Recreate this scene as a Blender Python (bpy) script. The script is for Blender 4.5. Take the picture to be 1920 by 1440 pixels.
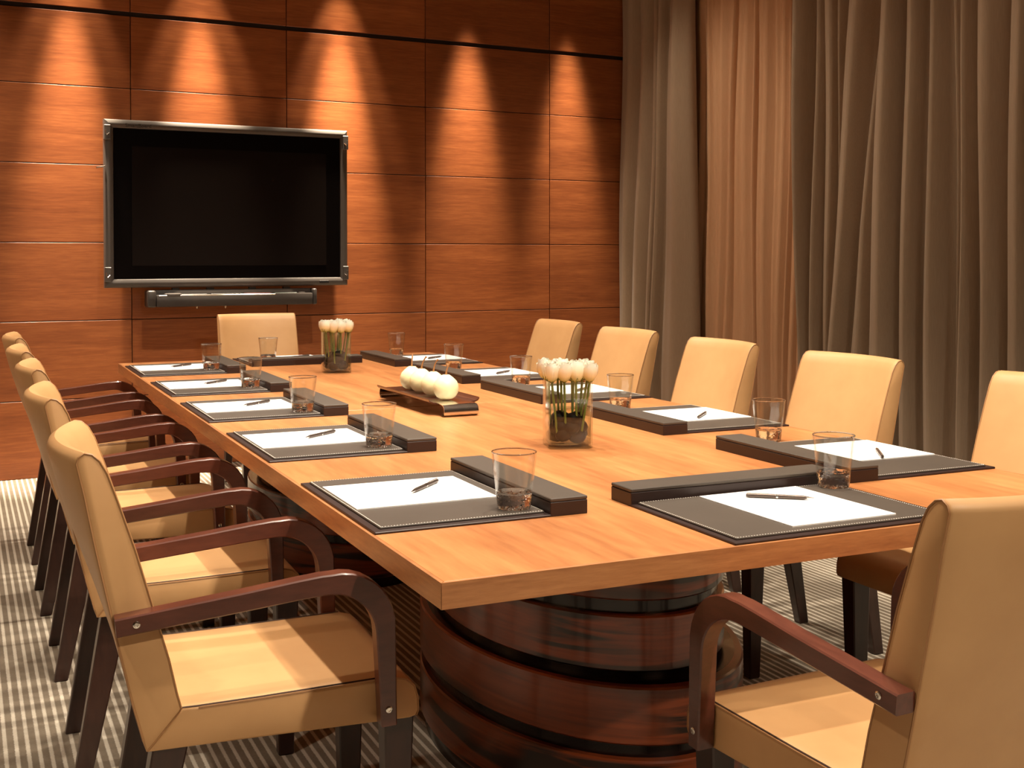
import bpy, bmesh, math, random
from math import sin, cos, pi, radians, sqrt, exp
from mathutils import Vector, Matrix
random.seed(7)
for o in list(bpy.data.objects): bpy.data.objects.remove(o)
S = bpy.context.scene
COL = S.collection

# ------------------------------------------------------------------ camera, world, lights, exposure
YAW, PITCH, ROLL = 0.4329, 0.0183, -0.0003
CAM = Vector((-1.4257, -3.7328, 1.25))
fw = Vector((sin(YAW)*cos(PITCH), cos(YAW)*cos(PITCH), -sin(PITCH)))
rt = Vector((cos(YAW), -sin(YAW), 0)); up = rt.cross(fw)
r2 = rt*cos(ROLL)+up*sin(ROLL); u2 = up*cos(ROLL)-rt*sin(ROLL)
cd = bpy.data.cameras.new('camera'); cam = bpy.data.objects.new('camera', cd); COL.objects.link(cam)
cam.matrix_world = Matrix(((r2.x, u2.x, -fw.x, CAM.x), (r2.y, u2.y, -fw.y, CAM.y), (r2.z, u2.z, -fw.z, CAM.z), (0, 0, 0, 1)))
cd.sensor_width = 36; cd.lens = 2242.16/1920*36; cd.shift_y = -(720-519.35)/1920
cd.clip_start = 0.05
S.camera = cam
W = bpy.data.worlds.new('world'); S.world = W; W.use_nodes = True
W.node_tree.nodes['Background'].inputs[0].default_value = (0.01, 0.008, 0.006, 1)
W.node_tree.nodes['Background'].inputs[1].default_value = 0.2
S.view_settings.view_transform = 'Standard'
S.view_settings.look = 'None'
S.view_settings.exposure = 1.05
S.cycles.transparent_max_bounces = 32
S.view_settings.gamma = 1.0
S.view_settings.use_curve_mapping = False

ALPHA = 0.0487                                    # the panelled wall stands a little out of square with the table
W0 = Vector((-1.77415, 3.41660, 0)); WD = Vector((cos(ALPHA), sin(ALPHA), 0)); WN = Vector((sin(ALPHA), -cos(ALPHA), 0))
def wallp(s, off, z): return W0+WD*s+WN*off+Vector((0, 0, z))
CEIL = 3.5
def spot(name, loc, energy, size, blend, rad, col, aim=(0, 0, -1)):
    l = bpy.data.lights.new(name, 'SPOT'); l.energy = energy; l.spot_size = radians(size); l.spot_blend = blend
    l.shadow_soft_size = rad; l.color = col
    o = bpy.data.objects.new(name, l); COL.objects.link(o); o.location = loc
    o.rotation_euler = Vector(aim).to_track_quat('-Z', 'Y').to_euler()
    return o
WARM = (1.0, 0.82, 0.60); WARM2 = (1.0, 0.87, 0.70)
for s_, e_, a_ in ((-0.9, 1.0, 38), (-0.05, 0.9, 38), (0.92, 0.9, 40), (1.65, 0.9, 40), (2.52, 1.25, 38), (3.41, 0.8, 31), (4.17, 0.65, 31)):
    p = wallp(s_, 0.20, CEIL-0.02)
    spot('wall_washer', p, 62*e_, a_, 0.45, 0.02, WARM, (wallp(s_, 0.2, 0)-p))
    spot('wall_washer_beam', p, 1000*e_, 23, 1.0, 0.03, WARM, (wallp(s_, 0.0, -1.2)-p))
for y_ in (-1.75, -0.65, 0.5, 1.6):
    for x_ in (-0.36, 0.36):
        spot('table_downlight', (x_, y_, CEIL-0.02), 76, 88, 0.5, 0.03, WARM2)
for x_, y_, e_ in ((-2.5, -2.2, 55), (-2.5, 0.6, 50), (-2.0, 2.7, 78), (2.2, -3.4, 40), (0.25, -2.6, 88)):
    spot('room_downlight', (x_, y_, CEIL-0.02), e_, 105, 0.6, 0.05, WARM2)
spot('room_downlight', (0.2, -5.2, CEIL-0.02), 190, 80, 0.8, 0.05, WARM2, (-0.1, 2.6, -2.8))
for x_, y_, e_, ay in ((1.7, 2.9, 46, -0.45), (1.4, 2.1, 40, -0.8), (1.4, 0.8, 30, -0.6)):  # added fill lamps, brightening the curtain folds from the back-wall side
    spot('curtain_fill', (x_, y_, CEIL-0.02), e_, 88, 1.0, 0.05, WARM, (0.62, ay, -1.6))

# ------------------------------------------------------------------ materials
def nodes(name):
    m = bpy.data.materials.new(name); m.use_nodes = True; nt = m.node_tree
    b = nt.nodes['Principled BSDF']; return m, nt, b
def lk(nt, a, ao, b, bi): nt.links.new(a.outputs[ao], b.inputs[bi])
def coords(nt, scale=(1, 1, 1), rot=(0, 0, 0)):
    tc = nt.nodes.new('ShaderNodeTexCoord'); mp = nt.nodes.new('ShaderNodeMapping')
    mp.inputs['Scale'].default_value = scale; mp.inputs['Rotation'].default_value = rot
    lk(nt, tc, 'Object', mp, 'Vector'); return mp
def noise(nt, vec, sc, det=4, rough=0.55, w=None, dist=0.0):
    n = nt.nodes.new('ShaderNodeTexNoise'); n.noise_dimensions = '4D'
    n.inputs['Scale'].default_value = sc; n.inputs['Detail'].default_value = det; n.inputs['Roughness'].default_value = rough
    n.inputs['Distortion'].default_value = dist
    nt.links.new(vec, n.inputs['Vector'])
    if w: nt.links.new(w, n.inputs['W'])
    return n
def ramp(nt, fac, stops):
    r = nt.nodes.new('ShaderNodeValToRGB'); e = r.color_ramp.elements
    while len(e) < len(stops): e.new(0.5)
    for i, (p, c) in enumerate(stops):
        e[i].position = p; e[i].color = tuple(c)+(1,) if len(c) == 3 else c
    nt.links.new(fac, r.inputs[0]); return r
def mixc(nt, fac, a, b, mode='MIX'):
    m = nt.nodes.new('ShaderNodeMix'); m.data_type = 'RGBA'; m.blend_type = mode
    if hasattr(fac, 'default_value') or hasattr(fac, 'links'): nt.links.new(fac, m.inputs['Factor'])
    else: m.inputs['Factor'].default_value = fac
    for s, v in (('A', a), ('B', b)):
        sock = [i for i in m.inputs if i.name == s and i.type == 'RGBA'][0]
        if isinstance(v, tuple): sock.default_value = v+(1,) if len(v) == 3 else v
        else: nt.links.new(v, sock)
    return [o for o in m.outputs if o.type == 'RGBA'][0]
def bump(nt, b, h, strength, dist=0.002):
    bp = nt.nodes.new('ShaderNodeBump'); bp.inputs['Strength'].default_value = strength; bp.inputs['Distance'].default_value = dist
    nt.links.new(h, bp.inputs['Height']); nt.links.new(bp.outputs[0], b.inputs['Normal'])
def randw(nt, k=37.0):
    oi = nt.nodes.new('ShaderNodeObjectInfo'); mu = nt.nodes.new('ShaderNodeMath'); mu.operation = 'MULTIPLY'
    lk(nt, oi, 'Random', mu, 0); mu.inputs[1].default_value = k; return mu.outputs[0]
def wood(name, dark, mid, light, stretch, rough, coat=0.0, fig=0.35, var=0.12, spec=0.5, croug=0.1):
    m, nt, b = nodes(name); w = randw(nt)
    mp = coords(nt, stretch)
    big = noise(nt, mp.outputs[0], 1.0, 3, 0.5, w, 0.6)
    mp2 = coords(nt, tuple(s*3.2 for s in stretch))
    fine = noise(nt, mp2.outputs[0], 2.6, 5, 0.65, w)
    mx = nt.nodes.new('ShaderNodeMath'); mx.operation = 'MULTIPLY_ADD'
    nt.links.new(fine.outputs[0], mx.inputs[0]); mx.inputs[1].default_value = 1-fig
    sc = nt.nodes.new('ShaderNodeMath'); sc.operation = 'MULTIPLY'; sc.inputs[1].default_value = fig
    nt.links.new(big.outputs[0], sc.inputs[0]); nt.links.new(sc.outputs[0], mx.inputs[2])
    rp = ramp(nt, mx.outputs[0], [(0.34, dark), (0.5, mid), (0.66, light)])
    oi = nt.nodes.new('ShaderNodeObjectInfo')
    hsv = nt.nodes.new('ShaderNodeHueSaturation')
    mr = nt.nodes.new('ShaderNodeMapRange'); mr.inputs[3].default_value = 1-var; mr.inputs[4].default_value = 1+var
    lk(nt, oi, 'Random', mr, 0); lk(nt, mr, 0, hsv, 'Value'); lk(nt, rp, 0, hsv, 'Color'); lk(nt, hsv, 0, b, 'Base Color')
    b.inputs['Roughness'].default_value = rough; b.inputs['Coat Weight'].default_value = coat; b.inputs['Coat Roughness'].default_value = croug
    b.inputs['Specular IOR Level'].default_value = spec
    bump(nt, b, fine.outputs[0], 0.04, 0.001)
    return m
def plain(name, col, rough, metal=0.0, spec=0.5, coat=0.0, nz=0.0, nsc=40, bmp=0.0, sheen=0.0):
    m, nt, b = nodes(name)
    b.inputs['Roughness'].default_value = rough; b.inputs['Metallic'].default_value = metal
    b.inputs['Specular IOR Level'].default_value = spec; b.inputs['Coat Weight'].default_value = coat
    b.inputs['Sheen Weight'].default_value = sheen
    mp = coords(nt); n = noise(nt, mp.outputs[0], nsc, 4, 0.6, randw(nt))
    rp = ramp(nt, n.outputs[0], [(0.25, tuple(c*(1-nz) for c in col)), (0.75, tuple(min(1, c*(1+nz)) for c in col))])
    lk(nt, rp, 0, b, 'Base Color')
    if bmp: bump(nt, b, n.outputs[0], bmp, 0.001)
    return m
def thin_glass(name, tint, rough=0.0, ior=1.5):
    m, nt, b = nodes(name); nt.nodes.remove(b)
    out = nt.nodes['Material Output']
    tr = nt.nodes.new('ShaderNodeBsdfTransparent'); tr.inputs[0].default_value = tint+(1,)
    gl = nt.nodes.new('ShaderNodeBsdfGlossy'); gl.inputs['Roughness'].default_value = rough
    fr = nt.nodes.new('ShaderNodeFresnel'); ge = nt.nodes.new('ShaderNodeNewGeometry')
    mr = nt.nodes.new('ShaderNodeMapRange'); mr.inputs[3].default_value = ior; mr.inputs[4].default_value = 1/ior
    nt.links.new(ge.outputs['Backfacing'], mr.inputs[0]); nt.links.new(mr.outputs[0], fr.inputs[0])
    mx = nt.nodes.new('ShaderNodeMixShader')
    nt.links.new(fr.outputs[0], mx.inputs[0]); nt.links.new(tr.outputs[0], mx.inputs[1]); nt.links.new(gl.outputs[0], mx.inputs[2])
    nt.links.new(mx.outputs[0], out.inputs[0]); return m

M = {}
M['panel'] = wood('panel_wood', (0.195, 0.052, 0.0145), (0.285, 0.083, 0.0235), (0.39, 0.125, 0.037), (0.9, 6, 13), 0.42, 0.12, 0.45, 0.10, 0.45, 0.3)
M['groove'] = plain('groove_black', (0.010, 0.005, 0.004), 0.6)
M['veneer'] = wood('table_veneer', (0.35, 0.125, 0.040), (0.50, 0.203, 0.070), (0.63, 0.285, 0.105), (7.5, 0.85, 6), 0.36, 0.15, 0.6, 0.02, 0.5, 0.25)
M['edge'] = wood('table_edge_wood', (0.31, 0.115, 0.042), (0.43, 0.18, 0.066), (0.54, 0.245, 0.095), (2.2, 2.2, 22), 0.4, 0.1, 0.5, 0.04)
M['armwood'] = wood('dark_arm_wood', (0.060, 0.016, 0.009), (0.095, 0.026, 0.015), (0.13, 0.038, 0.022), (2, 9, 9), 0.3, 0.25, 0.5, 0.08)
M['legwood'] = wood('dark_leg_wood', (0.022, 0.008, 0.006), (0.035, 0.012, 0.008), (0.05, 0.018, 0.011), (9, 9, 2), 0.35, 0.15, 0.5, 0.1)
def zebra():
    m, nt, b = nodes('pedestal_zebrano'); w = randw(nt)
    mp = coords(nt, (1.6, 1.6, 24)); n = noise(nt, mp.outputs[0], 1.0, 3, 0.5, w, 1.2)
    mp2 = coords(nt, (4, 4, 90)); n2 = noise(nt, mp2.outputs[0], 1.0, 4, 0.6, w)
    mp3 = coords(nt, (2.2, 2.2, 7)); n3 = noise(nt, mp3.outputs[0], 1.0, 2, 0.5, w)
    base = ramp(nt, n2.outputs[0], [(0.3, (0.17, 0.033, 0.009)), (0.7, (0.31, 0.068, 0.018))])
    st = ramp(nt, n.outputs[0], [(0.43, (0, 0, 0)), (0.53, (1, 1, 1))])
    ms = ramp(nt, n3.outputs[0], [(0.44, (0, 0, 0)), (0.56, (1, 1, 1))])
    mu = nt.nodes.new('ShaderNodeMath'); mu.operation = 'MULTIPLY'
    lk(nt, st, 0, mu, 0); lk(nt, ms, 0, mu, 1)
    c = mixc(nt, mu.outputs[0], base.outputs[0], (0.020, 0.008, 0.005))
    nt.links.new(c, b.inputs['Base Color']); b.inputs['Roughness'].default_value = 0.32; b.inputs['Coat Weight'].default_value = 0.4
    b.inputs['Coat Roughness'].default_value = 0.12
    return m
M['zebra'] = zebra()
M['gloss_dark'] = plain('gloss_dark_band', (0.010, 0.004, 0.0035), 0.22, spec=0.35, coat=0.15)
def leather(name, a, c, rough=0.46):
    m, nt, b = nodes(name); w = randw(nt)
    mp = coords(nt); n = noise(nt, mp.outputs[0], 5, 4, 0.6, w); f = noise(nt, mp.outputs[0], 220, 3, 0.6, w)
    rp = ramp(nt, n.outputs[0], [(0.3, a), (0.7, c)]); lk(nt, rp, 0, b, 'Base Color')
    b.inputs['Roughness'].default_value = rough; b.inputs['Specular IOR Level'].default_value = 0.4
    bump(nt, b, f.outputs[0], 0.08, 0.0006); return m
M['leather'] = leather('tan_leather', (0.52, 0.285, 0.120), (0.60, 0.345, 0.152))
M['piping'] = plain('tan_piping', (0.38, 0.19, 0.075), 0.5)
M['seam'] = plain('dark_seam', (0.05, 0.020, 0.008), 0.7)
M['blackleather'] = leather('black_leather', (0.062, 0.048, 0.038), (0.078, 0.061, 0.048), 0.5)
M['blackedge'] = plain('black_board', (0.022, 0.008, 0.006), 0.45)
M['stitch'] = plain('white_stitching', (0.80, 0.74, 0.66), 0.6)
M['paper'] = plain('white_paper', (0.86, 0.85, 0.84), 0.7, nz=0.01)
M['pen'] = plain('pen_barrel', (0.12, 0.09, 0.078), 0.3, metal=0.6)
M['chrome'] = plain('polished_metal', (0.72, 0.68, 0.64), 0.15, metal=1.0)
M['silver'] = plain('silver_bezel', (0.105, 0.093, 0.086), 0.38, metal=0.3)
M['darkgrey'] = plain('dark_grey_plastic', (0.045, 0.038, 0.034), 0.38)
M['screenbezel'] = plain('black_glass_border', (0.003, 0.002, 0.002), 0.35, spec=0.06)
M['screen'] = plain('dark_screen', (0.008, 0.0052, 0.0045), 0.4, spec=0.08)
M['ink'] = plain('logo_ink', (0.012, 0.010, 0.010), 0.5)
M['red'] = plain('red_slot', (0.10, 0.012, 0.014), 0.5)
M['green'] = plain('green_slot', (0.014, 0.032, 0.018), 0.5)
M['blackslot'] = plain('black_slot', (0.008, 0.007, 0.007), 0.5)
M['glass'] = thin_glass('clear_glass', (0.97, 0.97, 0.96), 0.03)
M['vase_glass'] = thin_glass('vase_glass', (0.95, 0.96, 0.93))
M['water'] = thin_glass('clear_water', (0.96, 0.97, 0.93), 0.0, 1.33)
def base_glass():
    m, nt, b = nodes('glass_base'); b.inputs['Transmission Weight'].default_value = 1; b.inputs['Roughness'].default_value = 0.0
    b.inputs['IOR'].default_value = 1.5; b.inputs['Base Color'].default_value = (0.97, 0.96, 0.95, 1)
    mp = coords(nt); vo = nt.nodes.new('ShaderNodeTexVoronoi'); vo.inputs['Scale'].default_value = 140; nt.links.new(mp.outputs[0], vo.inputs['Vector'])
    bump(nt, b, vo.outputs[0], 0.35, 0.002); return m
M['base_glass'] = base_glass()
M['pebble'] = plain('dark_pebble', (0.009, 0.006, 0.0055), 0.5, spec=0.08, nz=0.3, nsc=30)
M['stem'] = plain('green_stem', (0.16, 0.20, 0.035), 0.5, nz=0.2)
def petal():
    m, nt, b = nodes('white_petal'); tc = nt.nodes.new('ShaderNodeTexCoord'); sp = nt.nodes.new('ShaderNodeSeparateXYZ')
    lk(nt, tc, 'Object', sp, 0)
    mr = nt.nodes.new('ShaderNodeMapRange'); mr.inputs[1].default_value = 0.0; mr.inputs[2].default_value = 0.03
    lk(nt, sp, 2, mr, 0)
    rp = ramp(nt, mr.outputs[0], [(0.0, (0.52, 0.50, 0.16)), (0.35, (0.86, 0.80, 0.52)), (1.0, (0.93, 0.90, 0.80))])
    lk(nt, rp, 0, b, 'Base Color'); b.inputs['Roughness'].default_value = 0.6
    b.inputs['Subsurface Weight'].default_value = 0.2; b.inputs['Subsurface Radius'].default_value = (0.01, 0.01, 0.006); b.inputs['Subsurface Scale'].default_value = 0.5
    return m
M['petal'] = petal()
M['pear'] = plain('pale_pear_skin', (0.95, 0.85, 0.52), 0.4, nz=0.06, nsc=25)
M['pearstem'] = plain('pear_stem', (0.36, 0.17, 0.06), 0.6)
M['traywood'] = wood('tray_wood', (0.035, 0.012, 0.007), (0.07, 0.022, 0.011), (0.12, 0.042, 0.02), (12, 1.5, 12), 0.3, 0.3, 0.5, 0.0)
def carpet():
    m, nt, b = nodes('striped_carpet')
    tc = nt.nodes.new('ShaderNodeTexCoord'); sp = nt.nodes.new('ShaderNodeSeparateXYZ'); lk(nt, tc, 'Object', sp, 0)
    nz = noise(nt, tc.outputs['Object'], 9, 3, 0.6); nf = noise(nt, tc.outputs['Object'], 160, 3, 0.7)
    def math(op, a, bb):
        n = nt.nodes.new('ShaderNodeMath'); n.operation = op
        for i, v in enumerate((a, bb)):
            if isinstance(v, (int, float)): n.inputs[i].default_value = v
            else: nt.links.new(v, n.inputs[i])
        return n.outputs[0]
    x = math('ADD', sp.outputs[0], math('MULTIPLY', math('SUBTRACT', nf.outputs[0], 0.5), 0.006))
    s = math('SINE', math('MULTIPLY', x, 2*pi/0.0262), 0)
    rp = ramp(nt, math('MULTIPLY_ADD', s, 0.5), [(0.0, (0, 0, 0)), (1.0, (1, 1, 1))])
    # remap -1..1 to stripes: narrow pale rib between broad taupe bands
    mr = nt.nodes.new('ShaderNodeMapRange'); mr.interpolation_type = 'SMOOTHSTEP'
    mr.inputs[1].default_value = 0.05; mr.inputs[2].default_value = 0.75; nt.links.new(s, mr.inputs[0])
    dk = ramp(nt, nz.outputs[0], [(0.3, (0.205, 0.165, 0.122)), (0.7, (0.275, 0.225, 0.168))])
    c = mixc(nt, mr.outputs[0], dk.outputs[0], (0.64, 0.575, 0.475))
    c2 = mixc(nt, 0.35, c, ramp(nt, nf.outputs[0], [(0.3, (0.55, 0.55, 0.55)), (0.7, (1, 1, 1))]).outputs[0], 'MULTIPLY')
    nt.links.new(c2, b.inputs['Base Color']); b.inputs['Roughness'].default_value = 0.95; b.inputs['Specular IOR Level'].default_value = 0.1
    hh = math('ADD', math('MULTIPLY', mr.outputs[0], 0.6), nf.outputs[0])
    bump(nt, b, hh, 0.5, 0.003); return m
M['carpet'] = carpet()
def drape(name, a, c, ribs=900):
    m, nt, b = nodes(name); mp = coords(nt, (1, 1, 0.015)); n = noise(nt, mp.outputs[0], ribs, 2, 0.5)
    mp2 = coords(nt, (3, 3, 0.6)); n2 = noise(nt, mp2.outputs[0], 2, 3, 0.5)
    f = mixc(nt, 0.5, n.outputs[1], n2.outputs[1])
    rp = ramp(nt, n.outputs[0], [(0.3, a), (0.7, c)]); lk(nt, rp, 0, b, 'Base Color')
    b.inputs['Roughness'].default_value = 0.85; b.inputs['Specular IOR Level'].default_value = 0.15; b.inputs['Sheen Weight'].default_value = 0.15
    bump(nt, b, n.outputs[0], 0.25, 0.002); return m
M['drape'] = drape('taupe_drape', (0.30, 0.222, 0.158), (0.375, 0.285, 0.205))
def sheer():
    m, nt, b = nodes('sheer_fabric'); out = nt.nodes['Material Output']
    b.inputs['Base Color'].default_value = (0.80, 0.52, 0.32, 1); b.inputs['Roughness'].default_value = 0.9; b.inputs['Specular IOR Level'].default_value = 0.1
    mp = coords(nt, (1, 1, 0.02)); n = noise(nt, mp.outputs[0], 700, 2, 0.5)
    rp = ramp(nt, n.outputs[0], [(0.3, (0.74, 0.47, 0.29)), (0.7, (0.84, 0.56, 0.36))]); lk(nt, rp, 0, b, 'Base Color')
    tl = nt.nodes.new('ShaderNodeBsdfTranslucent'); tl.inputs[0].default_value = (0.80, 0.52, 0.32, 1)
    tr = nt.nodes.new('ShaderNodeBsdfTransparent'); tr.inputs[0].default_value = (1, 0.9, 0.8, 1)
    m1 = nt.nodes.new('ShaderNodeMixShader'); m1.inputs[0].default_value = 0.2
    m2 = nt.nodes.new('ShaderNodeMixShader'); m2.inputs[0].default_value = 0.16
    lk(nt, b, 0, m1, 1); lk(nt, tl, 0, m1, 2); lk(nt, m1, 0, m2, 1); lk(nt, tr, 0, m2, 2); lk(nt, m2, 0, out, 0)
    return m
M['sheer'] = sheer()
M['paint'] = plain('warm_painted_plaster', (0.28, 0.20, 0.14), 0.9, nz=0.03, nsc=3)
M['ceil'] = plain('ceiling_paint', (0.30, 0.25, 0.20), 0.9)
M['windowwood'] = wood('window_wood', (0.14, 0.035, 0.012), (0.22, 0.06, 0.02), (0.28, 0.085, 0.03), (8, 8, 1.5), 0.4, 0.1, 0.5, 0.05)

# ------------------------------------------------------------------ mesh helpers
class MB:
    def __init__(s): s.v = []; s.f = []
    def add(s, v, f):
        n = len(s.v); s.v += [tuple(p) for p in v]; s.f += [tuple(i+n for i in q) for q in f]
    def box(s, x0, x1, y0, y1, z0, z1):
        s.add([(x0, y0, z0), (x1, y0, z0), (x1, y1, z0), (x0, y1, z0), (x0, y0, z1), (x1, y0, z1), (x1, y1, z1), (x0, y1, z1)],
              [(0, 3, 2, 1), (4, 5, 6, 7), (0, 1, 5, 4), (1, 2, 6, 5), (2, 3, 7, 6), (3, 0, 4, 7)]); return s
    def bevbox(s, x0, x1, y0, y1, z0, z1, r, seg=1):
        bm = bmesh.new(); t = MB().box(x0, x1, y0, y1, z0, z1)
        vs = [bm.verts.new(p) for p in t.v]; [bm.faces.new([vs[i] for i in q]) for q in t.f]
        bmesh.ops.bevel(bm, geom=list(bm.edges), offset=r, segments=seg, profile=0.5, affect='EDGES')
        bm.verts.index_update(); s.add([v.co[:] for v in bm.verts], [[v.index for v in q.verts] for q in bm.faces]); bm.free(); return s
    def rings(s, rs, cap0=True, cap1=True, closed=True):
        n = len(rs[0]); v = [p for q in rs for p in q]; f = []
        for i in range(len(rs)-1):
            for j in range(n if closed else n-1):
                k = (j+1) % n; f.append((i*n+j, i*n+k, (i+1)*n+k, (i+1)*n+j))
        if cap0: f.append(tuple(range(n-1, -1, -1)))
        if cap1: f.append(tuple((len(rs)-1)*n+j for j in range(n)))
        s.add(v, f); return s
    def lathe(s, prof, n=24, c=(0, 0, 0), cap0=True, cap1=True, sx=1, sy=1):
        return s.rings([[(c[0]+sx*r*cos(2*pi*j/n), c[1]+sy*r*sin(2*pi*j/n), c[2]+z) for j in range(n)] for r, z in prof], cap0, cap1)
    def tube(s, pts, r, n=6, cap=True):
        pts = [Vector(p) for p in pts]; rs = []; prev = None
        for i, p in enumerate(pts):
            t = (pts[min(i+1, len(pts)-1)]-pts[max(i-1, 0)]).normalized()
            a = prev if prev else (Vector((0, 0, 1)) if abs(t.z) < .9 else Vector((1, 0, 0)))
            a = (a-t*a.dot(t)).normalized(); b = t.cross(a); prev = a
            rr = r[i] if isinstance(r, (list, tuple)) else r
            rs.append([p+a*rr*cos(2*pi*j/n)+b*rr*sin(2*pi*j/n) for j in range(n)])
        return s.rings(rs, cap, cap)
    def mesh(s, name, mat, smooth=35):
        me = bpy.data.meshes.new(name); me.from_pydata(s.v, [], s.f)
        bm = bmesh.new(); bm.from_mesh(me); bmesh.ops.recalc_face_normals(bm, faces=bm.faces); bm.to_mesh(me); bm.free()
        me.materials.append(mat)
        if smooth:
            for p in me.polygons: p.use_smooth = True
            me.set_sharp_from_angle(angle=radians(smooth))
        return me
    def obj(s, name, mat, parent=None, smooth=35, loc=None):
        return link(name, s.mesh(name, mat, smooth), parent, loc)
def link(name, me, parent=None, loc=None):
    o = bpy.data.objects.new(name, me); COL.objects.link(o)
    if parent: o.parent = parent
    if loc is not None: o.location = loc
    return o
def tag(o, label, cat, group=None):
    o['label'] = label; o['category'] = cat
    if group: o['group'] = group
    return o
def thing(name, label, cat, loc=(0, 0, 0), rz=0.0, group=None):
    o = bpy.data.objects.new(name, None); COL.objects.link(o); o.location = loc; o.rotation_euler = (0, 0, rz)
    o.empty_display_size = 0.1
    return tag(o, label, cat, group)
def struct(o): o['kind'] = 'structure'; return o
def copy_tree(o, parent=None):
    c = o.copy(); COL.objects.link(c)
    if parent: c.parent = parent
    for ch in o.children: copy_tree(ch, c)
    return c
def place(proto, loc, rz, label, used=[]):
    o = proto if proto.name not in used else copy_tree(proto)
    used.append(proto.name)
    o.location = loc; o.rotation_euler = (0, 0, rz); o['label'] = label
    return o

# ------------------------------------------------------------------ room
struct(MB().box(-3.3, 3.4, -5.6, 3.9, -0.06, 0).obj('floor', M['carpet'], smooth=0))
struct(MB().box(-3.3, 3.4, -5.6, 3.9, CEIL, CEIL+0.06).obj('ceiling', M['ceil'], smooth=0))
struct(MB().box(-3.3, -3.2, -5.6, 3.5, 0, CEIL).obj('wall_left', M['paint'], smooth=0))
struct(MB().box(-3.2, 3.3, -5.6, -5.5, 0, CEIL).obj('wall_front', M['paint'], smooth=0))
wr = MB().box(3.2, 3.3, -5.5, 1.35, 0, CEIL).box(3.2, 3.3, 2.95, 3.8, 0, CEIL).box(3.2, 3.3, 1.35, 2.95, 2.75, CEIL).box(3.2, 3.3, 1.35, 2.95, 0, 0.12)
struct(wr.obj('wall_right', M['paint'], smooth=0))
wf = MB()
for a in ((1.35, 1.43), (2.87, 2.95), (2.12, 2.18)): wf.box(3.17, 3.27, a[0], a[1], 0.12, 2.75)
wf.box(3.17, 3.27, 1.43, 2.87, 0.12, 0.22).box(3.17, 3.27, 1.43, 2.87, 2.65, 2.75).box(3.18, 3.26, 1.43, 2.87, 1.02, 1.07)
wn = struct(wf.obj('window_1', M['windowwood'], smooth=0))
for a, b_ in ((1.43, 2.12), (2.18, 2.87)):
    for z0, z1 in ((0.22, 1.02), (1.07, 2.65)): MB().box(3.215, 3.222, a, b_, z0, z1).obj('pane', M['glass'], wn, smooth=0)
# panelled wall: a dark backing with every veneered panel proud of it
back = struct(MB().box(-1.5, 5.2, 0.016, 0.11, 0, CEIL).obj('wall_back', M['groove'], smooth=0))
back.location = W0; back.rotation_euler = (0, 0, ALPHA)
cols = [1.2559+0.9254*k for k in (-3, -2, -1, 0, 1, 2, 3, 4)]; cols[0] = -1.46
rows = [0.0, 0.4351, 0.879, 1.3229, 1.7668, 2.2107, 2.629]
G = 0.0022
pm = {}
for i in range(len(cols)-1):
    zr = [(rows[k], rows[k+1]) for k in range(6)]+[(2.652, CEIL)]
    for z0, z1 in zr:
        w_, h_ = cols[i+1]-cols[i]-2*G, z1-z0-2*G
        key = (round(w_, 3), round(h_, 3))
        if key not in pm: pm[key] = MB().bevbox(-w_/2, w_/2, -0.0, 0.018, -h_/2, h_/2, 0.0015).mesh('wall_panel', M['panel'], 0)
        link('wall_panel', pm[key], back, ((cols[i]+cols[i+1])/2, 0, (z0+z1)/2))

# ------------------------------------------------------------------ curtains
X0 = 2.87
def ypx(px):                      # place on the curtain line seen along a photo column
    d = fw+rt*((px-960)/2242.16); t = (X0-CAM.x)/d.x; return CAM.y+d.y*t
def curtain(name, tr, x0, amp, mat, label, sharp=0.6, zb=0.012, sub=9, seed=1):
    rnd = random.Random(seed); rowsN = 16; rr = []
    jit = [(rnd.uniform(-.2, .2), rnd.uniform(.75, 1.15), rnd.uniform(-.4, .4)) for _ in tr]
    for k in range(rowsN):
        z = zb+(CEIL-0.03-zb)*k/(rowsN-1); q = min(1.25, max(-0.4, (z-1.1)/1.35)); line = []
        ys = [a*q+b*(1-q) for a, b in tr]
        for i in range(len(ys)-1):
            wd_ = abs(ys[i+1]-ys[i])
            A = min(amp, 1.05*wd_)*jit[i][1]
            for j in range(sub):
                u = j/sub; bul = max(0.0, sin(pi*u))**sharp
                y = ys[i]+(ys[i+1]-ys[i])*u+jit[i][2]*0.25*wd_*sin(2*pi*u)*0.3
                x = x0+0.03-A*bul-0.012*sin(2*pi*(u*2+jit[i][0]))*min(1, wd_/.15)+0.008*sin(3*z+i)
                line.append((x, y, z))
        line.append((x0+0.03, ys[-1], z)); rr.append(line)
    o = MB().rings(rr, False, False, closed=False).obj(name, mat, smooth=180)
    md = o.modifiers.new('solid', 'SOLIDIFY'); md.thickness = 0.003
    return tag(o, label, 'curtain')
L_ = [(1170, 1169), (1203, 1192), (1232, 1222), (1243, 1233), (1256, 1246), (1297, 1304)]
curtain('curtain', [(ypx(a), ypx(b)) for a, b in L_], X0, 0.10, M['drape'], 'taupe drape gathered against the panelled wall, left of the sheer', seed=3)
R_ = [(1502, 1505), (1537, 1530), (1556, 1550), (1580, 1566), (1600, 1573), (1652, 1612), (1672, 1655), (1713, 1706), (1748, 1742), (1788, 1793), (1812, 1812), (1841, 1846), (1918, 1914),
      (1975, 1970), (2040, 2035), (2090, 2096), (2160, 2155), (2240, 2240), (2350, 2345), (2480, 2485), (2650, 2650)]
curtain('curtain', [(ypx(a), ypx(b)) for a, b in R_], X0, 0.16, M['drape'], 'wide taupe drape with deep folds to the right of the sheer', seed=5)
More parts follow.
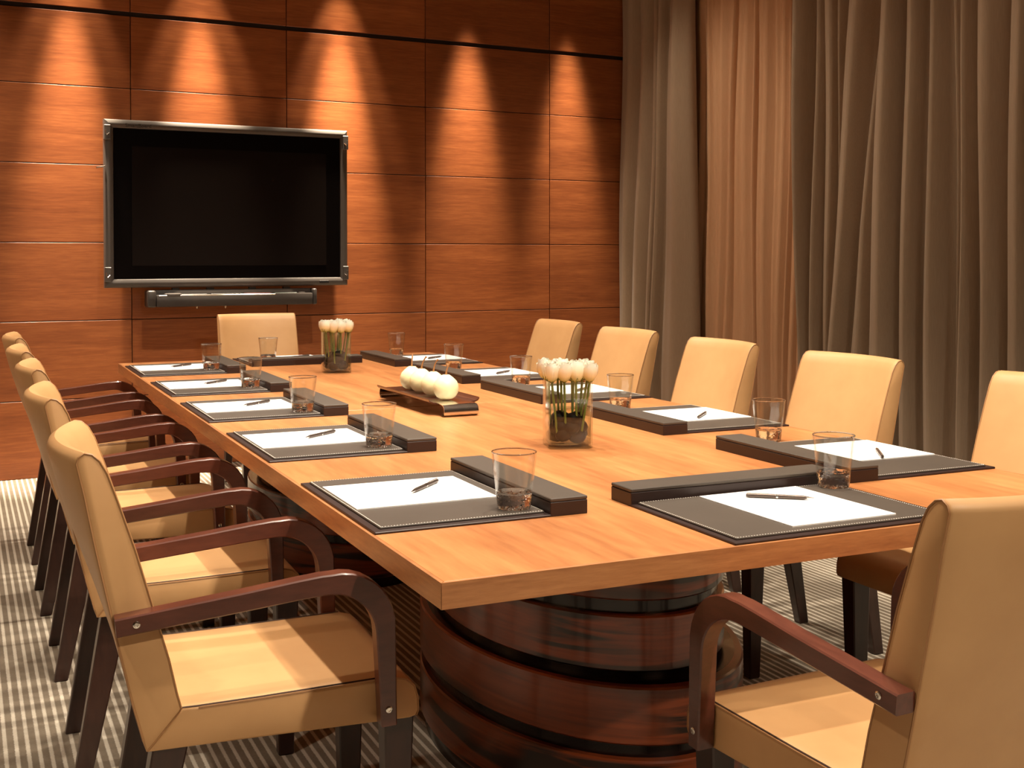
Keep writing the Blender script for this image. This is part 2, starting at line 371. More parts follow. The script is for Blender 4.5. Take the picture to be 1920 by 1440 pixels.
Sh = [(1252, 1250), (1285, 1285), (1305, 1300), (1318, 1322), (1352, 1340), (1360, 1352), (1393, 1392), (1401, 1400), (1432, 1428), (1462, 1452), (1470, 1462), (1484, 1476), (1500, 1492), (1530, 1530)]
curtain('sheer_curtain', [(ypx(a)+.03, ypx(b)+.03) for a, b in Sh], X0+0.082, 0.032, M['sheer'], 'orange-lit translucent sheer curtain hanging between the two taupe drapes', 0.8, seed=9)

# ------------------------------------------------------------------ conference table
TX0, TX1, TY0, TY1, TT, TH = -0.763, 0.772, -2.0415, 2.0415, 0.75, 0.0413
table = thing('conference_table', 'long orange-brown veneered conference table on two banded pedestals', 'table')
MID = -0.027; B = 0.006
for a, b_ in ((TY0+B, MID-0.0032), (MID+0.0032, TY1-B)):
    c = (a+b_)/2
    MB().bevbox(TX0+B, TX1-B, a-c, b_-c, TT-TH, TT, 0.0016).obj('tabletop', M['veneer'], table, 0, (0, c, 0))
def band(p, q, m0, m1):           # a mitred solid-wood edge strip between two corners
    p, q = Vector(p), Vector(q); d = (q-p).normalized(); n = Vector((-d.y, d.x, 0))
    g = d*0.0007
    pts = [p+g, q-g, q-g-d*B+n*B, p+g+d*B+n*B]
    mb = MB(); mb.add([(v.x, v.y, z) for z in (TT-TH, TT) for v in pts], [(0, 3, 2, 1), (4, 5, 6, 7), (0, 1, 5, 4), (1, 2, 6, 5), (2, 3, 7, 6), (3, 0, 4, 7)])
    mb.obj('edge_band', M['edge'], table, 0)
cs = [(TX0, TY0, 0), (TX1, TY0, 0), (TX1, TY1, 0), (TX0, TY1, 0)]
for i in range(4): band(cs[i], cs[(i+1) % 4], 0, 0)
def ellring(a, b, z, n=72): return [(a*cos(2*pi*j/n), b*sin(2*pi*j/n), z) for j in range(n)]
for yc in (-1.0, 1.1):
    core = MB()
    rg = []
    for s_, z in ((0.97, 0), (0.97, 0.0405), (0.955, 0.2), (0.955, 0.326), (0.865, 0.3262), (0.865, 0.62), (0.865, TT-TH-0.001)): rg.append(ellring(0.35*s_, 0.58*s_, z))
    core.rings(rg); p = core.obj('pedestal', M['gloss_dark'], table, 30, (0, yc, 0)); p['label'] = 'glossy near-black recessed bands'
    for z0, z1, s_ in ((0.653, TT-TH-0.0005, 0.9), (0.497, 0.62, 0.9), (0.341, 0.464, 0.9), (0.201, 0.326, 1.0), (0.04, 0.168, 1.0)):
        h = 0.004; a, b_ = 0.35*s_, 0.58*s_; zc = (z0+z1)/2
        rg = [ellring(a-.06, b_-.06, z0-zc), ellring(a-h, b_-h, z0-zc), ellring(a, b_, z0-zc+h), ellring(a, b_, z1-zc-h), ellring(a-h, b_-h, z1-zc), ellring(a-.06, b_-.06, z1-zc)]
        t = MB().rings(rg).obj('tier', M['zebra'], p, 30, (0, 0, zc)); t['label'] = 'red-brown zebra-figured wood ring'

# ------------------------------------------------------------------ chairs (local +X is forward, origin on the floor)
HW = 0.216
BACK = [(-0.198, 0.472), (-0.205, 0.50), (-0.218, 0.56), (-0.246, 0.66), (-0.271, 0.75), (-0.297, 0.83), (-0.316, 0.885), (-0.328, 0.907), (-0.341, 0.919), (-0.354, 0.922), (-0.364, 0.915), (-0.368, 0.904),
        (-0.356, 0.85), (-0.339, 0.76), (-0.320, 0.67), (-0.301, 0.58), (-0.281, 0.49), (-0.264, 0.425), (-0.257, 0.405)]
SEAT = [(-0.198, 0.472), (-0.257, 0.405), (-0.10, 0.402), (0.08, 0.3985), (0.209, 0.396), (0.222, 0.399), (0.227, 0.409), (0.226, 0.434), (0.219, 0.457), (0.203, 0.471), (0.178, 0.4775), (0.08, 0.4755), (-0.06, 0.4725), (-0.17, 0.4715)]
def inset(poly, d):
    n = len(poly); A = sum(poly[i][0]*poly[(i+1) % n][1]-poly[(i+1) % n][0]*poly[i][1] for i in range(n)); sg = 1 if A > 0 else -1
    out = []
    for i in range(n):
        p0, p1, p2 = (Vector(poly[(i+k) % n]) for k in (-1, 0, 1))
        e1, e2 = (p1-p0).normalized(), (p2-p1).normalized()
        nn = (Vector((-e1.y, e1.x))+Vector((-e2.y, e2.x))); nn = nn.normalized()*sg if nn.length > 1e-6 else Vector((0, 0))
        out.append(tuple(p1+nn*d))
    return out
def sst(a, b, x): t = min(1, max(0, (x-a)/(b-a))); return t*t*(3-2*t)
def bow(x, y, z): return x-0.042*(1-(y/HW)**2)*sst(0.50, 0.90, z)
def loft(poly, fn):
    ys = [(-HW, 0.005), (-HW+0.0015, 0.0018), (-HW+0.005, 0)]+[(HW*(k/9.0)*0.975, 0) for k in range(-8, 9)]+[(HW-0.005, 0), (HW-0.0015, 0.0018), (HW, 0.005)]
    return MB().rings([[(fn(x, y, z), y, z) for x, z in inset(poly, d)] for y, d in ys])
chair = thing('armchair', '', 'chair', group='tan leather armchairs around the table')
bk = loft(BACK, bow).obj('backrest', M['leather'], chair, 40)
st = loft(SEAT, lambda x, y, z: x).obj('seat', M['leather'], chair, 40)
def edge_pipe(pts, mat, parent, r=0.0020):
    for sy in (-1, 1): MB().tube([(x, sy*(HW-0.0010), z) for x, z in pts], r, 5).obj('piping', mat, parent, 60)
edge_pipe(inset(BACK, 0.0018)[:18], M['piping'], bk)
edge_pipe(inset(SEAT, 0.0018)[5:], M['piping'], st)
for sy in (-1, 1):
    MB().tube([(-0.200, sy*(HW+0.0002), 0.470), (-0.256, sy*(HW+0.0002), 0.407)], 0.0009, 4).obj('mitre_seam', M['piping'], st, 0)
    MB().tube([(x, sy*(HW-0.0045), z+0.0006) for x, z in SEAT[10:]+SEAT[:1]], 0.0015, 4).obj('seam', M['seam'], st, 0)
def bevlegs(top, bot):
    bm = bmesh.new(); v = []
    for (x0, x1, y0, y1, z) in (bot, top):
        v += [bm.verts.new(p) for p in ((x0, y0, z), (x1, y0, z), (x1, y1, z), (x0, y1, z))]
    for q in ((0, 3, 2, 1), (4, 5, 6, 7), (0, 1, 5, 4), (1, 2, 6, 5), (2, 3, 7, 6), (3, 0, 4, 7)): bm.faces.new([v[i] for i in q])
    bmesh.ops.bevel(bm, geom=list(bm.edges), offset=0.003, segments=1, affect='EDGES')
    bm.verts.index_update(); m = MB(); m.add([a.co[:] for a in bm.verts], [[a.index for a in f.verts] for f in bm.faces]); bm.free(); return m
for sy in (-1, 1):
    def yy(a, b_): return (a, b_) if sy > 0 else (-b_, -a)
    t0, t1 = yy(0.155, 0.205); b0, b1 = yy(0.160, 0.192)
    bevlegs((-0.246, -0.186, t0, t1, 0.407), (-0.312, -0.274, b0, b1, 0.0)).obj('leg', M['legwood'], chair, 0)
    bevlegs((0.164, 0.220, t0, t1, 0.400), (0.172, 0.210, b0, b1, 0.0)).obj('leg', M['legwood'], chair, 0)
def arm_mesh(sy):
    P = [(-0.308, 0.632), (-0.22, 0.641), (-0.10, 0.653), (0.0, 0.664), (0.04, 0.6675)]
    cx, cz, R = 0.063, 0.577, 0.091
    for k in range(0, 10): a = radians(95-95*k/9); P.append((cx+R*cos(a), cz+R*sin(a)))
    P += [(0.1565, 0.52), (0.158, 0.46), (0.160, 0.402)]
    TH_ = [0.031, 0.032, 0.033, 0.035, 0.036]+[0.036+0.008*sin(pi*k/9) for k in range(10)]+[0.034, 0.031, 0.029]
    rs = []
    for i, p in enumerate(P):
        a, b_ = P[max(0, i-1)], P[min(len(P)-1, i+1)]; t = Vector((b_[0]-a[0], b_[1]-a[1])).normalized(); n = Vector((-t.y, t.x))
        h, w_, c = TH_[i]/2, 0.0175, 0.0025; ring = []
        for u, v in ((w_, h-c), (w_-c, h), (-w_+c, h), (-w_, h-c), (-w_, -h+c), (-w_+c, -h), (w_-c, -h), (w_, -h+c)):
            ring.append((p[0]+n.x*v, sy*(HW+0.0180)+u, p[1]+n.y*v))
        rs.append(ring)
    return MB().rings(rs)
for sy in (-1, 1):
    am = arm_mesh(sy).obj('armrest', M['armwood'], chair, 25)
    for x, z in ((-0.275, 0.636), (0.159, 0.432)):
        yo = sy*(HW+0.0355)
        mb = MB(); rg = []
        for r_, d_ in ((0.0062, -0.001), (0.0062, 0.0012), (0.0050, 0.0018), (0.0030, 0.0018), (0.0026, 0.0004)):
            rg.append([(x+r_*cos(2*pi*j/12), yo+sy*d_, z+r_*sin(2*pi*j/12)) for j in range(12)])
        mb.rings(rg).obj('bolt', M['chrome'], am, 30)['label'] = 'small round steel bolt head'
CH = [(-0.876, -1.440, -0.05, 'tan leather armchair nearest the camera in the left row'),
      (-0.878, -0.605, -0.03, 'second tan armchair from the camera in the left row'),
      (-0.868, 0.168, -0.02, 'third and middle tan armchair of the left row'),
      (-0.870, 0.875, 0.0, 'fourth tan armchair from the camera in the left row'),
      (-0.860, 1.625, 0.0, 'farthest tan armchair of the left row, nearest the panelled wall'),
      (0.905, -1.445, pi, 'tan armchair of the right row cut by the right picture edge, nearest the camera'),
      (0.880, -0.655, pi+0.03, 'second tan armchair from the camera in the right row'),
      (0.895, 0.115, pi-0.02, 'third and middle tan armchair of the right row'),
      (0.925, 0.860, pi+0.03, 'fourth tan armchair from the camera in the right row'),
      (0.950, 1.600, pi, 'farthest tan armchair of the right row, nearest the panelled wall'),
      (-0.028, -2.157, pi/2+0.045, 'tan armchair at the near table end seen from behind, bottom right'),
      (0.085, 2.605, -pi/2, 'tan armchair at the far table end below the television')]
for x, y, rz, lab in CH: place(chair, (x, y, 0), rz, lab)

# ------------------------------------------------------------------ desk pads (local: user edge at x=0, +X towards the table middle)
PW, PD, PB, PT, PH = 0.513, 0.431, 0.080, 0.0045, 0.035
pad = thing('desk_pad', '', 'desk pad', group='black leather desk pads')
MB().bevbox(0, PD-PB+0.002, -PW/2, PW/2, 0, PT, 0.0012).obj('base_board', M['blackedge'], pad, 0)
lp = MB().bevbox(0.016, PD-PB-0.003, -PW/2+0.020, PW/2-0.014, PT-0.0005, PT+0.0040, 0.0014).obj('leather_panel', M['blackleather'], pad, 0)
sm = MB()
def dash(x0, y0, x1, y1):
    n = max(2, int(math.hypot(x1-x0, y1-y0)/0.0058)); d = Vector((x1-x0, y1-y0)).normalized(); nn = Vector((-d.y, d.x))*0.0012
    for k in range(n):
        a = Vector((x0, y0))+(Vector((x1, y1))-Vector((x0, y0)))*(k+0.1)/n; b_ = a+d*0.0046; z = PT+0.0036
        sm.add([(a.x+nn.x, a.y+nn.y, z), (a.x-nn.x, a.y-nn.y, z), (b_.x-nn.x, b_.y-nn.y, z), (b_.x+nn.x, b_.y+nn.y, z), ((a.x+b_.x)/2+nn.x*.5, (a.y+b_.y)/2+nn.y*.5, z+0.0009), ((a.x+b_.x)/2-nn.x*.5, (a.y+b_.y)/2-nn.y*.5, z+0.0009)],
               [(0, 1, 5, 4), (1, 2, 5), (2, 3, 4, 5), (3, 0, 4)])
qx0, qx1, qy0, qy1 = 0.0185, PD-PB-0.0055, -PW/2+0.0225, PW/2-0.0165
dash(qx0, qy0, qx1, qy0); dash(qx1, qy0, qx1, qy1); dash(qx1, qy1, qx0, qy1); dash(qx0, qy1, qx0, qy0)
so = sm.obj('stitching', M['stitch'], lp, 0); so['label'] = 'white saddle stitching around the leather edge'; so['kind'] = 'stuff'
bx = MB().bevbox(PD-PB, PD, -PW/2, PW/2, 0, PH-0.0075, 0.0012).obj('pen_box', M['blackedge'], pad, 0)
MB().bevbox(PD-PB, PD, -PW/2, PW/2, PH-0.0068, PH, 0.0014).obj('lid', M['blackleather'], bx, 0)
MB().box(PD-PB+.003, PD-.003, -PW/2+.003, PW/2-.003, PH-0.009, PH-0.006).obj('lid_rim', M['blackslot'], bx, 0)
# notepad, pen, glass
note = thing('notepad', '', 'notepad', group='white notepads on the desk pads')
MB().bevbox(-0.148, 0.148, -0.122, 0.122, 0, 0.0022, 0.0004).obj('sheets', M['paper'], note, 0)
MB().box(-0.148, 0.148, -0.122, 0.122, -0.0006, 0.0).obj('backing_card', M['paper'], note, 0)
pen = thing('pen', '', 'pen', group='ballpoint pens on the notepads')
def alongx(prof, n=10, z=0.0045):
    return MB().rings([[(x, r_*cos(2*pi*j/n), z+r_*sin(2*pi*j/n)) for j in range(n)] for r_, x in prof])
alongx([(0.0030, -0.052), (0.0042, -0.045), (0.0044, 0.0), (0.0044, 0.004)]).obj('barrel', M['pen'], pen, 40)
alongx([(0.0046, 0.004), (0.0046, 0.008)]).obj('ring', M['chrome'], pen, 40)
alongx([(0.0044, 0.008), (0.0042, 0.06), (0.0034, 0.067)]).obj('cap', M['pen'], pen, 40)
alongx([(0.0006, -0.067), (0.0016, -0.060), (0.0030, -0.052)]).obj('tip', M['chrome'], pen, 40)
MB().bevbox(0.022, 0.066, -0.0012, 0.0012, 0.0086, 0.0102, 0.0004).obj('clip', M['chrome'], pen, 0)
glass = thing('drinking_glass', '', 'glass', group='empty tumblers beside the desk pads')
GH = 0.110
def gr(z): return 0.0325+(0.0440-0.0325)*(z/GH)
wl = MB(); N_ = 40; prof = [(gr(z), z) for z in (0.031, 0.05, 0.07, 0.09, 0.108)]+[(gr(GH)-0.0005, 0.1098), (gr(GH)-0.0017, 0.1098), (gr(0.108)-0.0022, 0.108)]+[(gr(z)-0.0023, z) for z in (0.09, 0.07, 0.05, 0.0335)]
wl.lathe(prof, N_, cap0=False, cap1=False).obj('bowl', M['glass'], glass, 60)
MB().rings([[((0.0432+0.0013*cos(2*pi*q/8))*cos(2*pi*j/40), (0.0432+0.0013*cos(2*pi*q/8))*sin(2*pi*j/40), 0.1099+0.0013*sin(2*pi*q/8)) for j in range(40)] for q in range(9)], False, False).obj('rim', M['base_glass'], glass, 60)
bs = MB()
rg = []
for r_, z, k in ((0.002, 0.0065, 0), (0.010, 0.0050, 1), (0.020, 0.0030, 1), (0.0285, 0.0004, 0), (0.0312, 0.0008, 0), (gr(.004), 0.004, 0), (gr(0.0308), 0.0308, 0), (gr(.0308)-.0024, 0.0332, 0), (0.026, 0.0292, 0), (0.014, 0.0282, 1), (0.002, 0.0292, 0)):
    rg.append([(r_*cos(2*pi*j/48), r_*sin(2*pi*j/48), z+(0.0034 if k and j % 4 < 2 else 0)) for j in range(48)])
bs.rings(rg).obj('base', M['base_glass'], glass, 25)['label'] = 'thick clear solid glass bottom with star cut'

SIDE = {}
padpos = {'L1': (-0.756, -1.4432, 0), 'L2': (-0.7535, -0.6311, 0), 'L3': (-0.7555, 0.1237, 0), 'L4': (-0.7515, 0.8424, 0), 'L5': (-0.755, 1.5993, 0),
          'R1': (0.771, -1.419, pi), 'R2': (0.771, -0.6537, pi), 'R3': (0.771, 0.1125, pi), 'R4': (0.771, 0.807, pi), 'R5': (0.771, 1.5938, pi),
          'N': (0.038, -2.0348, pi/2), 'F': (0.017, 2.035, -pi/2)}
where = {'L1': 'at the left side place nearest the camera', 'L2': 'at the second left side place from the camera', 'L3': 'at the middle place of the left side',
         'L4': 'at the fourth left side place from the camera', 'L5': 'at the left side place farthest away',
         'R1': 'at the right side place nearest the camera', 'R2': 'at the second right side place from the camera', 'R3': 'at the middle place of the right side',
         'R4': 'at the fourth right side place from the camera', 'R5': 'at the right side place farthest away',
         'N': 'at the near end of the table', 'F': 'at the far table end under the television'}
gpos = {'L1': (-.451, -1.633), 'L2': (-.450, -.807), 'L3': (-.451, -.058), 'L4': (-.446, .705), 'L5': (-.446, 1.470), 'F': (-.137, 1.735),
        'R5': (.555, 1.930), 'R4': (.535, 1.118), 'R3': (.535, .428), 'R2': (.525, -.352), 'R1': (.548, -1.108), 'N': (.254, -1.7235)}
penrot = {'L1': 45, 'L2': 38, 'L3': 38, 'L4': 40, 'L5': 40, 'R1': 235, 'R2': 225, 'R3': 220, 'R4': 220, 'R5': 220, 'N': -37-90+90, 'F': 30}
for k, (px_, py_, rz) in padpos.items():
    place(pad, (px_, py_, TT), rz, 'black desk pad '+where[k])
    c, s = cos(rz), sin(rz); z = TT+PT+0.0040
    def P(a, b_): return (px_+c*a-s*b_, py_+s*a+c*b_)
    off = {'L1': (0.170, 0.040), 'N': (0.190, -0.018), 'R1': (0.170, -0.035)}.get(k, (0.170, 0.030 if k[0] == 'L' else (-0.02 if k[0] == 'R' else 0.0)))
    nx, ny = P(*off)
    place(note, (nx, ny, z+0.0006), rz+random.uniform(-.01, .01), 'blank white notepad '+where[k])
    po = {'L1': (0.212, 0.056), 'N': (0.245, -0.026), 'R1': (0.150, 0.034)}.get(k, (0.210, 0.045) if k[0] == 'L' else (0.150, 0.03))
    qx, qy = P(*po)
    place(pen, (qx, qy, z+0.0029), radians(penrot[k])+(pi if k == 'N' else 0), 'slim dark pen on the notepad '+where[k])
    on = k[0] in 'L' or k in 'N' or k in 'F'
    gx, gy = gpos[k]
    place(glass, (gx, gy, (z if on else TT)+0.0002), random.uniform(0, 6), 'empty clear tumbler '+where[k])

# ------------------------------------------------------------------ flower vases
def rsq(w, r, z, n=6):            # rounded-square ring
    out = []
    for q, (sx, sy) in enumerate(((1, 1), (-1, 1), (-1, -1), (1, -1))):
        for k in range(n+1):
            a = pi/2*q+pi/2*k/n; out.append((sx*(w-r)+r*cos(a), sy*(w-r)+r*sin(a), z))
    return out
def rose():
    pts = MB(); rnd = random.Random(3)
    def pet(ang, rad, hgt, wid, lean):
        g = []
        for i in range(5):
            t = i/4; zz = hgt*t; rr = rad*(0.45+0.62*sin(pi*min(1, t*0.62+0.08)))+lean*t*t
            row = []
            for j in range(5):
                u = (j/4-0.5)*2; a = ang+u*wid*(0.55+0.45*sin(pi*(0.25+0.5*t)))
                row.append((rr*cos(a), rr*sin(a), zz-0.0035*u*u*t))
            g.append(row)
        pts.rings(g, False, False, closed=False)
    for lay, (n, rad, h, wid, lean) in enumerate(((3, 0.006, 0.034, 1.2, 0.0), (4, 0.0105, 0.035, 1.0, 0.0), (5, 0.0155, 0.034, 0.85, 0.002), (5, 0.019, 0.029, 0.8, 0.004))):
        for k in range(n): pet(2*pi*k/n+lay*0.5+rnd.uniform(-.15, .15), rad, h*rnd.uniform(.93, 1.06), wid, lean)
    pts.lathe([(0.002, -0.004), (0.008, -0.001), (0.009, 0.004), (0.004, 0.012)], 10)
    return pts.mesh('bloom', M['petal'], 60)
bloom_me = rose()
sep = MB()
for k in range(5):
    a = 2*pi*k/5; sep.add([(0.004*cos(a-.6), 0.004*sin(a-.6), -0.006), (0.004*cos(a+.6), 0.004*sin(a+.6), -0.006), (0.013*cos(a+.25), 0.013*sin(a+.25), 0.002), (0.0165*cos(a), 0.0165*sin(a), 0.010), (0.013*cos(a-.25), 0.013*sin(a-.25), 0.002)], [(0, 1, 2, 3, 4)])
sepal_me = sep.mesh('sepals', M['stem'], 0)
peb = []
for s_ in range(4):
    rnd = random.Random(s_); bm = bmesh.new(); bmesh.ops.create_icosphere(bm, subdivisions=2, radius=1)
    for v in bm.verts: v.co *= 1+0.12*sin(3*v.co.x+s_)+0.08*cos(4*v.co.y+2*s_)
    bm.verts.index_update(); m_ = MB(); m_.add([v.co[:] for v in bm.verts], [[v.index for v in f.verts] for f in bm.faces]); bm.free()
    peb.append(m_.mesh('pebble', M['pebble'], 180))
VH, VW = 0.174, 0.0585
def vase(loc, rz, lab, near, seed):
    rnd = random.Random(seed)
    t = thing('flower_vase', lab, 'vase', loc, rz, 'square glass vases')
    out = [rsq(VW-.002, .018, 0), rsq(VW, .018, 0.002), rsq(VW, .018, 0.06), rsq(VW, .018, 0.12), rsq(VW, .018, VH-.001), rsq(VW-.0012, .017, VH), rsq(VW-.0028, .016, VH), rsq(VW-.004, .015, VH-.001), rsq(VW-.004, .015, .1), rsq(VW-.004, .015, .012), rsq(VW-.009, .012, .009)]
    MB().rings(out).obj('vase_body', M['vase_glass'], t, 50)
    wz = 0.098
    MB().rings([rsq(VW-.0046, .0145, .0125), rsq(VW-.0046, .0145, wz-.001), rsq(VW-.0060, .0135, wz)]).obj('water', M['water'], t, 50)['label'] = 'clear water filling about half the vase'
    c, s = cos(rz), sin(rz)
    def Wd(x, y, z): return (loc[0]+c*x-s*y, loc[1]+s*x+c*y, loc[2]+z)
    # dark pebbles: three layers
    for lz, zc, n in ((0, 0.030, 5), (1, 0.053, 5), (2, 0.072, 4)):
        for k in range(n):
            a = 2*pi*k/n+lz*0.8+0.4; rr = 0.0305 if lz < 2 else 0.025
            o = link('pebble', rnd.choice(peb)); o.location = Wd(rr*cos(a)*1.02, rr*sin(a)*1.02, zc+rnd.uniform(-.002, .003))
            o.rotation_euler = (rnd.uniform(-.3, .3), rnd.uniform(-.3, .3), rnd.uniform(0, 6)); q = rnd.uniform(.95, 1.08)
            o.scale = (0.0245*q, 0.0235*q, 0.0175*q)
            tag(o, 'smooth dark pebble under water in the '+near+' vase', 'pebble', 'dark pebbles in the '+near+' vase')
    for i in range(4):
        for j in range(3):
            x, y = (i-1.5)*0.0335+rnd.uniform(-.003, .003), (j-1)*0.040+rnd.uniform(-.003, .003)
            hz = VH+0.001+rnd.uniform(-.003, .003)
            fl = thing('rose', 'white rose in the '+near+' vase, '+('front', 'middle', 'back')[j]+' row, '+('leftmost', 'second from left', 'third from left', 'rightmost')[i], 'flower', Wd(x, y, hz), rnd.uniform(0, 6), 'white roses in the '+near+' vase')
            b_ = link('bloom', bloom_me, fl); q = rnd.uniform(0.94, 1.02); b_.scale = (q, q, 1.42*rnd.uniform(.94, 1.06)); b_.rotation_euler = (rnd.uniform(-.12, .12), rnd.uniform(-.12, .12), 0)
            sp_ = link('sepals', sepal_me, fl)
            # stem runs down into the stones; built in world offsets then turned into the flower's frame
            bx_, by_ = x*0.72+rnd.uniform(-.010, .010), y*0.72+rnd.uniform(-.008, .008); lo = -hz+0.030+rnd.uniform(0, .03)
            d = Vector((c*(bx_-x)-s*(by_-y), s*(bx_-x)+c*(by_-y), 0)); rot = Matrix.Rotation(-fl.rotation_euler.z, 3, 'Z'); d = rot @ d
            MB().tube([(0, 0, 0.0), (d.x*.25, d.y*.25, lo*.3), (d.x*.65, d.y*.65, lo*.65), (d.x, d.y, lo)], 0.0032, 7).obj('stem', M['stem'], fl, 60)
vase((0.018, -0.955, TT), radians(-17), 'square clear vase of white roses near the camera end of the table', 'near', 11)
vase((0.033, 1.215, TT), radians(-9), 'square clear vase of white roses at the far end of the table', 'far', 12)

# ------------------------------------------------------------------ pear tray
tray = thing('serving_tray', 'dark wooden tray with bent steel feet holding four pears in the table middle', 'tray', (-0.022, -0.03, TT), radians(1))
def sheet(xs, ysz, th):           # cross-section xs: list of (x,z) swept along ys list of y
    rg = []
    for y, dz in ysz: rg.append([(x, y, z+dz) for x, z in xs]+[(x, y, z+dz-th) for x, z in reversed(xs)])
    return MB().rings(rg)
cx_ = [(-0.086, 0.0505), (-0.081, 0.0445), (-0.070, 0.0400), (-0.05, 0.0372), (-0.02, 0.036), (0.02, 0.036), (0.05, 0.0372), (0.070, 0.0400), (0.081, 0.0445), (0.086, 0.0505)]
sheet(cx_, [(-0.225, 0), (0.255, 0)], 0.005).obj('tray_board', M['traywood'], tray, 50)
for sgn, y0 in ((-1, -0.225), (1, 0.255)):
    prof = [(y0-sgn*0.10, 0.0368), (y0-sgn*0.02, 0.0368), (y0+sgn*0.025, 0.0368), (y0+sgn*0.045, 0.0345), (y0+sgn*0.054, 0.0285), (y0+sgn*0.058, 0.016), (y0+sgn*0.057, 0.0065), (y0+sgn*0.049, 0.0015), (y0+sgn*0.03, 0.0012)]
    mb = MB(); rg = []
    for x in (-0.058, 0.058): rg.append([(x, y, z+0.0010) for y, z in prof]+[(x, y-(0 if i < 3 else sgn*0.0016), z-0.0006) for i, (y, z) in reversed(list(enumerate(prof)))])
    mb.rings(rg).obj('foot', M['chrome'], tray, 40)['label'] = 'polished steel plate bent down as a foot'
pear = thing('pear', '', 'pear', group='pale pears in a row on the dark tray')
pp = [(0.001, 0.003), (0.010, 0.001), (0.020, 0.003), (0.030, 0.010), (0.0365, 0.021), (0.0392, 0.033), (0.0380, 0.045), (0.0330, 0.056), (0.0245, 0.065), (0.0165, 0.0715), (0.0105, 0.0755), (0.005, 0.0760), (0.001, 0.0735)]
MB().lathe([(a*1.05, b*1.05) for a, b in pp], 28).obj('fruit', M['pear'], pear, 180)
MB().tube([(0, 0, 0.075), (0.001, 0.0, 0.089), (0.005, -0.001, 0.103), (0.012, -0.002, 0.115), (0.0165, -0.002, 0.120)], [0.0040, 0.0026, 0.0021, 0.0021, 0.0032], 8).obj('stem', M['pearstem'], pear, 60)
for i, (y, rz, lab) in enumerate(((0.150, 1.2, 'pale yellow pear farthest from the camera on the dark tray'), (0.060, -0.4, 'second pear from the far end of the dark tray'), (-0.045, -0.7, 'third pear from the far end of the dark tray'), (-0.150, -0.2, 'pale yellow pear nearest the camera on the dark tray'))):
    place(pear, (-0.016, y*1.06-0.02, TT+0.0384), rz, lab)

# ------------------------------------------------------------------ television (interactive screen) and its pen tray
tvx0, tvx1, tvz0, tvz1, OFF = 1.085, 2.521, 1.0655, 2.016, 0.15
tv = thing('television', 'large silver-framed black flat screen mounted on the panelled wall', 'television', wallp((tvx0+tvx1)/2, OFF, (tvz0+tvz1)/2), ALPHA)
w2, h2 = (tvx1-tvx0)/2, (tvz1-tvz0)/2           # local: x along wall, y towards the wall
MB().bevbox(-w2+.02, w2-.02, 0.012, 0.085, -h2+.02, h2-.02, 0.01, 2).obj('housing', M['darkgrey'], tv, 30)
MB().box(-0.35, 0.35, 0.085, OFF-0.002, -0.25, 0.25).obj('wall_bracket', M['darkgrey'], tv, 0)
def rail(p0, p1, wd_, nm):        # rounded frame rail with mitred ends
    (x0, z0), (x1, z1) = p0, p1; d = Vector((x1-x0, z1-z0)).normalized(); n = Vector((-d.y, d.x))
    sec = [(0, 0.05), (0, 0.012), (0.006, 0.002), (0.018, -0.004), (wd_*0.55, -0.004), (wd_-0.006, 0.003), (wd_, 0.012), (wd_, 0.05)]
    rg = []
    for e, (x, z) in ((0, p0), (1, p1)):
        rg.append([(x+n.x*a+d.x*(a if e == 0 else -a), b_, z+n.y*a+d.y*(a if e == 0 else -a)) for a, b_ in sec])
    o = MB().rings(rg).obj('frame_rail', M['silver'], tv, 30); return o
fwid = 0.052
rail((-w2, -h2), (w2, -h2), fwid, 'b'); rail((w2, -h2), (w2, h2), fwid, 'r'); rail((w2, h2), (-w2, h2), fwid, 't'); rail((-w2, h2), (-w2, -h2), fwid, 'l')
MB().box(-w2+.05, w2-.05, 0.006, 0.014, -h2+.05, h2-.05).obj('glass_border', M['screenbezel'], tv, 0)
MB().box(-w2+.150, w2-.138, 0.0045, 0.0061, -h2+.124, h2-.148).obj('screen', M['screen'], tv, 0)
def text(name, s_, size, mat, parent, loc, rot):
    cu = bpy.data.curves.new(name, 'FONT'); cu.body = s_; cu.size = size; cu.extrude = 0.0004; cu.align_x = 'CENTER'; cu.align_y = 'CENTER'
    tmp = bpy.data.objects.new(name, cu); COL.objects.link(tmp)
    dg = bpy.context.evaluated_depsgraph_get(); me = bpy.data.meshes.new_from_object(tmp.evaluated_get(dg))
    bpy.data.objects.remove(tmp); me.materials.clear(); me.materials.append(mat)
    o = link(name, me, parent, loc); o.rotation_euler = rot; return o
text('logo', 'SmartBoard', 0.030, M['ink'], tv, (-w2+0.185, -0.0045, h2-0.033), (pi/2, 0, 0))
MB().bevbox(w2-.185, w2-.125, -0.0050, 0.0, -h2+.014, -h2+.030, 0.001).obj('badge', M['blackslot'], tv, 0)
for sx in (-1, 1):
    for sz in (-1, 1):
        zc = sz*(h2-0.075); xa, xb = sorted((sx*(w2+0.002), sx*(w2-0.034)))
        cl = MB().bevbox(xa, xb, -0.008, 0.03, zc-0.042, zc+0.042, 0.003).obj('corner_clip', M['silver'], tv, 0)
        hk = MB().tube([(sx*(w2-0.006), -0.009, zc+0.012), (sx*(w2-0.008), -0.0105, zc-0.010), (sx*(w2-0.013), -0.0105, zc-0.016), (sx*(w2-0.026), -0.009, zc-0.004)], 0.0022, 6)
        hk.obj('hook', M['chrome'], cl, 50)
MB().tube([(-w2-.048, -0.02, 0.198), (-w2-.036, -0.016, 0.2005), (-w2+.004, 0.0, 0.209)], [0.006, 0.0042, 0.0042], 8).obj('side_peg', M['chrome'], tv, 50)['label'] = 'thin metal peg sticking out of the left edge'
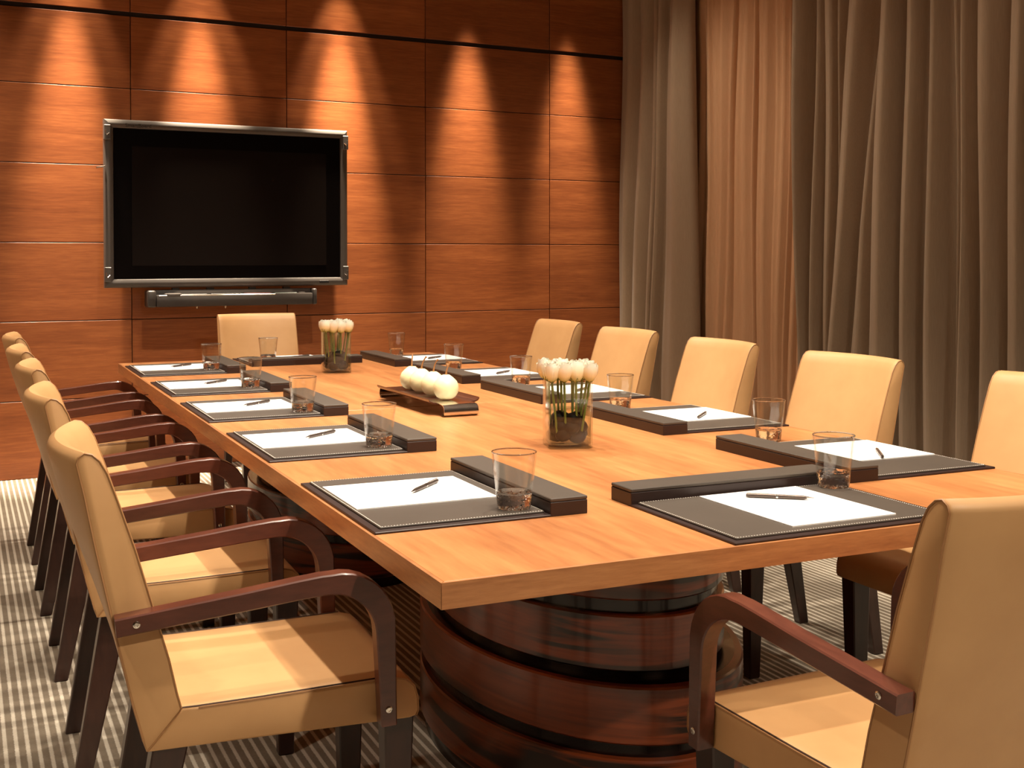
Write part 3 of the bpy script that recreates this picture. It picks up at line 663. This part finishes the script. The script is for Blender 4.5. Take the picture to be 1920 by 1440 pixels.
pt = thing('pen_tray', 'dark grey marker tray hanging under the large television screen', 'tray', wallp((1.311+2.3145)/2, OFF, 0.953), ALPHA)
pw = (2.3145-1.311)/2; ph = 0.096
MB().bevbox(-pw+.05, pw-.028, -0.030, 0.06, 0.0, ph*0.72, 0.008, 2).obj('tray_front', M['darkgrey'], pt, 30)
MB().bevbox(-pw+.05, pw-.028, 0.012, 0.075, 0.0, ph, 0.006, 2).obj('tray_back', M['darkgrey'], pt, 30)
MB().bevbox(-pw, -pw+.05, -0.028, 0.075, -0.002, ph, 0.012, 3).obj('end_cap', M['darkgrey'], pt, 30)
MB().bevbox(pw-.028, pw, -0.028, 0.075, -0.001, ph, 0.010, 3).obj('end_cap', M['darkgrey'], pt, 30)
MB().bevbox(-pw+.062, pw-.26, -0.0330, -0.024, ph*0.72-.007, ph*0.72-.001, 0.002).obj('metal_lip', M['chrome'], pt, 0)
for x0, x1, mt in ((-.30, -.12, 'blackslot'), (-.10, .08, 'blackslot'), (.10, .26, 'red'), (.28, .42, 'green')): MB().bevbox(x0-.04, x1-.04, -0.018, 0.012, ph*0.72-.004, ph*0.72+.004, 0.002).obj('marker_slot', M[mt], pt, 0)
er = MB(); er.rings([[(a*cos(2*pi*j/24)-pw+.145, b_*sin(2*pi*j/24)-0.014, z) for j in range(24)] for a, b_, z in ((.050, .026, ph*.62), (.052, .028, ph*.68), (.050, .026, ph*.78), (.040, .018, ph*.82))]).obj('eraser', M['silver'], pt, 40)
er = MB(); er.rings([[(a*cos(2*pi*j/16)+pw-.09, b_*sin(2*pi*j/16)-0.004, z) for j in range(16)] for a, b_, z in ((.022, .012, ph*.70), (.022, .012, ph*.76), (.015, .008, ph*.78))]).obj('button', M['darkgrey'], pt, 40)
for x in (-0.02-.01, 0.135-.0): MB().lathe([(0.003, -0.014), (0.007, -0.010), (0.007, 0.002)], 10, (x-.19, -0.012, 0)).obj('screw', M['chrome'], pt, 40)
for x in (-.33, -.13, .12, .33): MB().box(x-.02, x+.02, 0.03, 0.06, ph-.004, ph+.012).obj('hanger', M['darkgrey'], pt, 0)
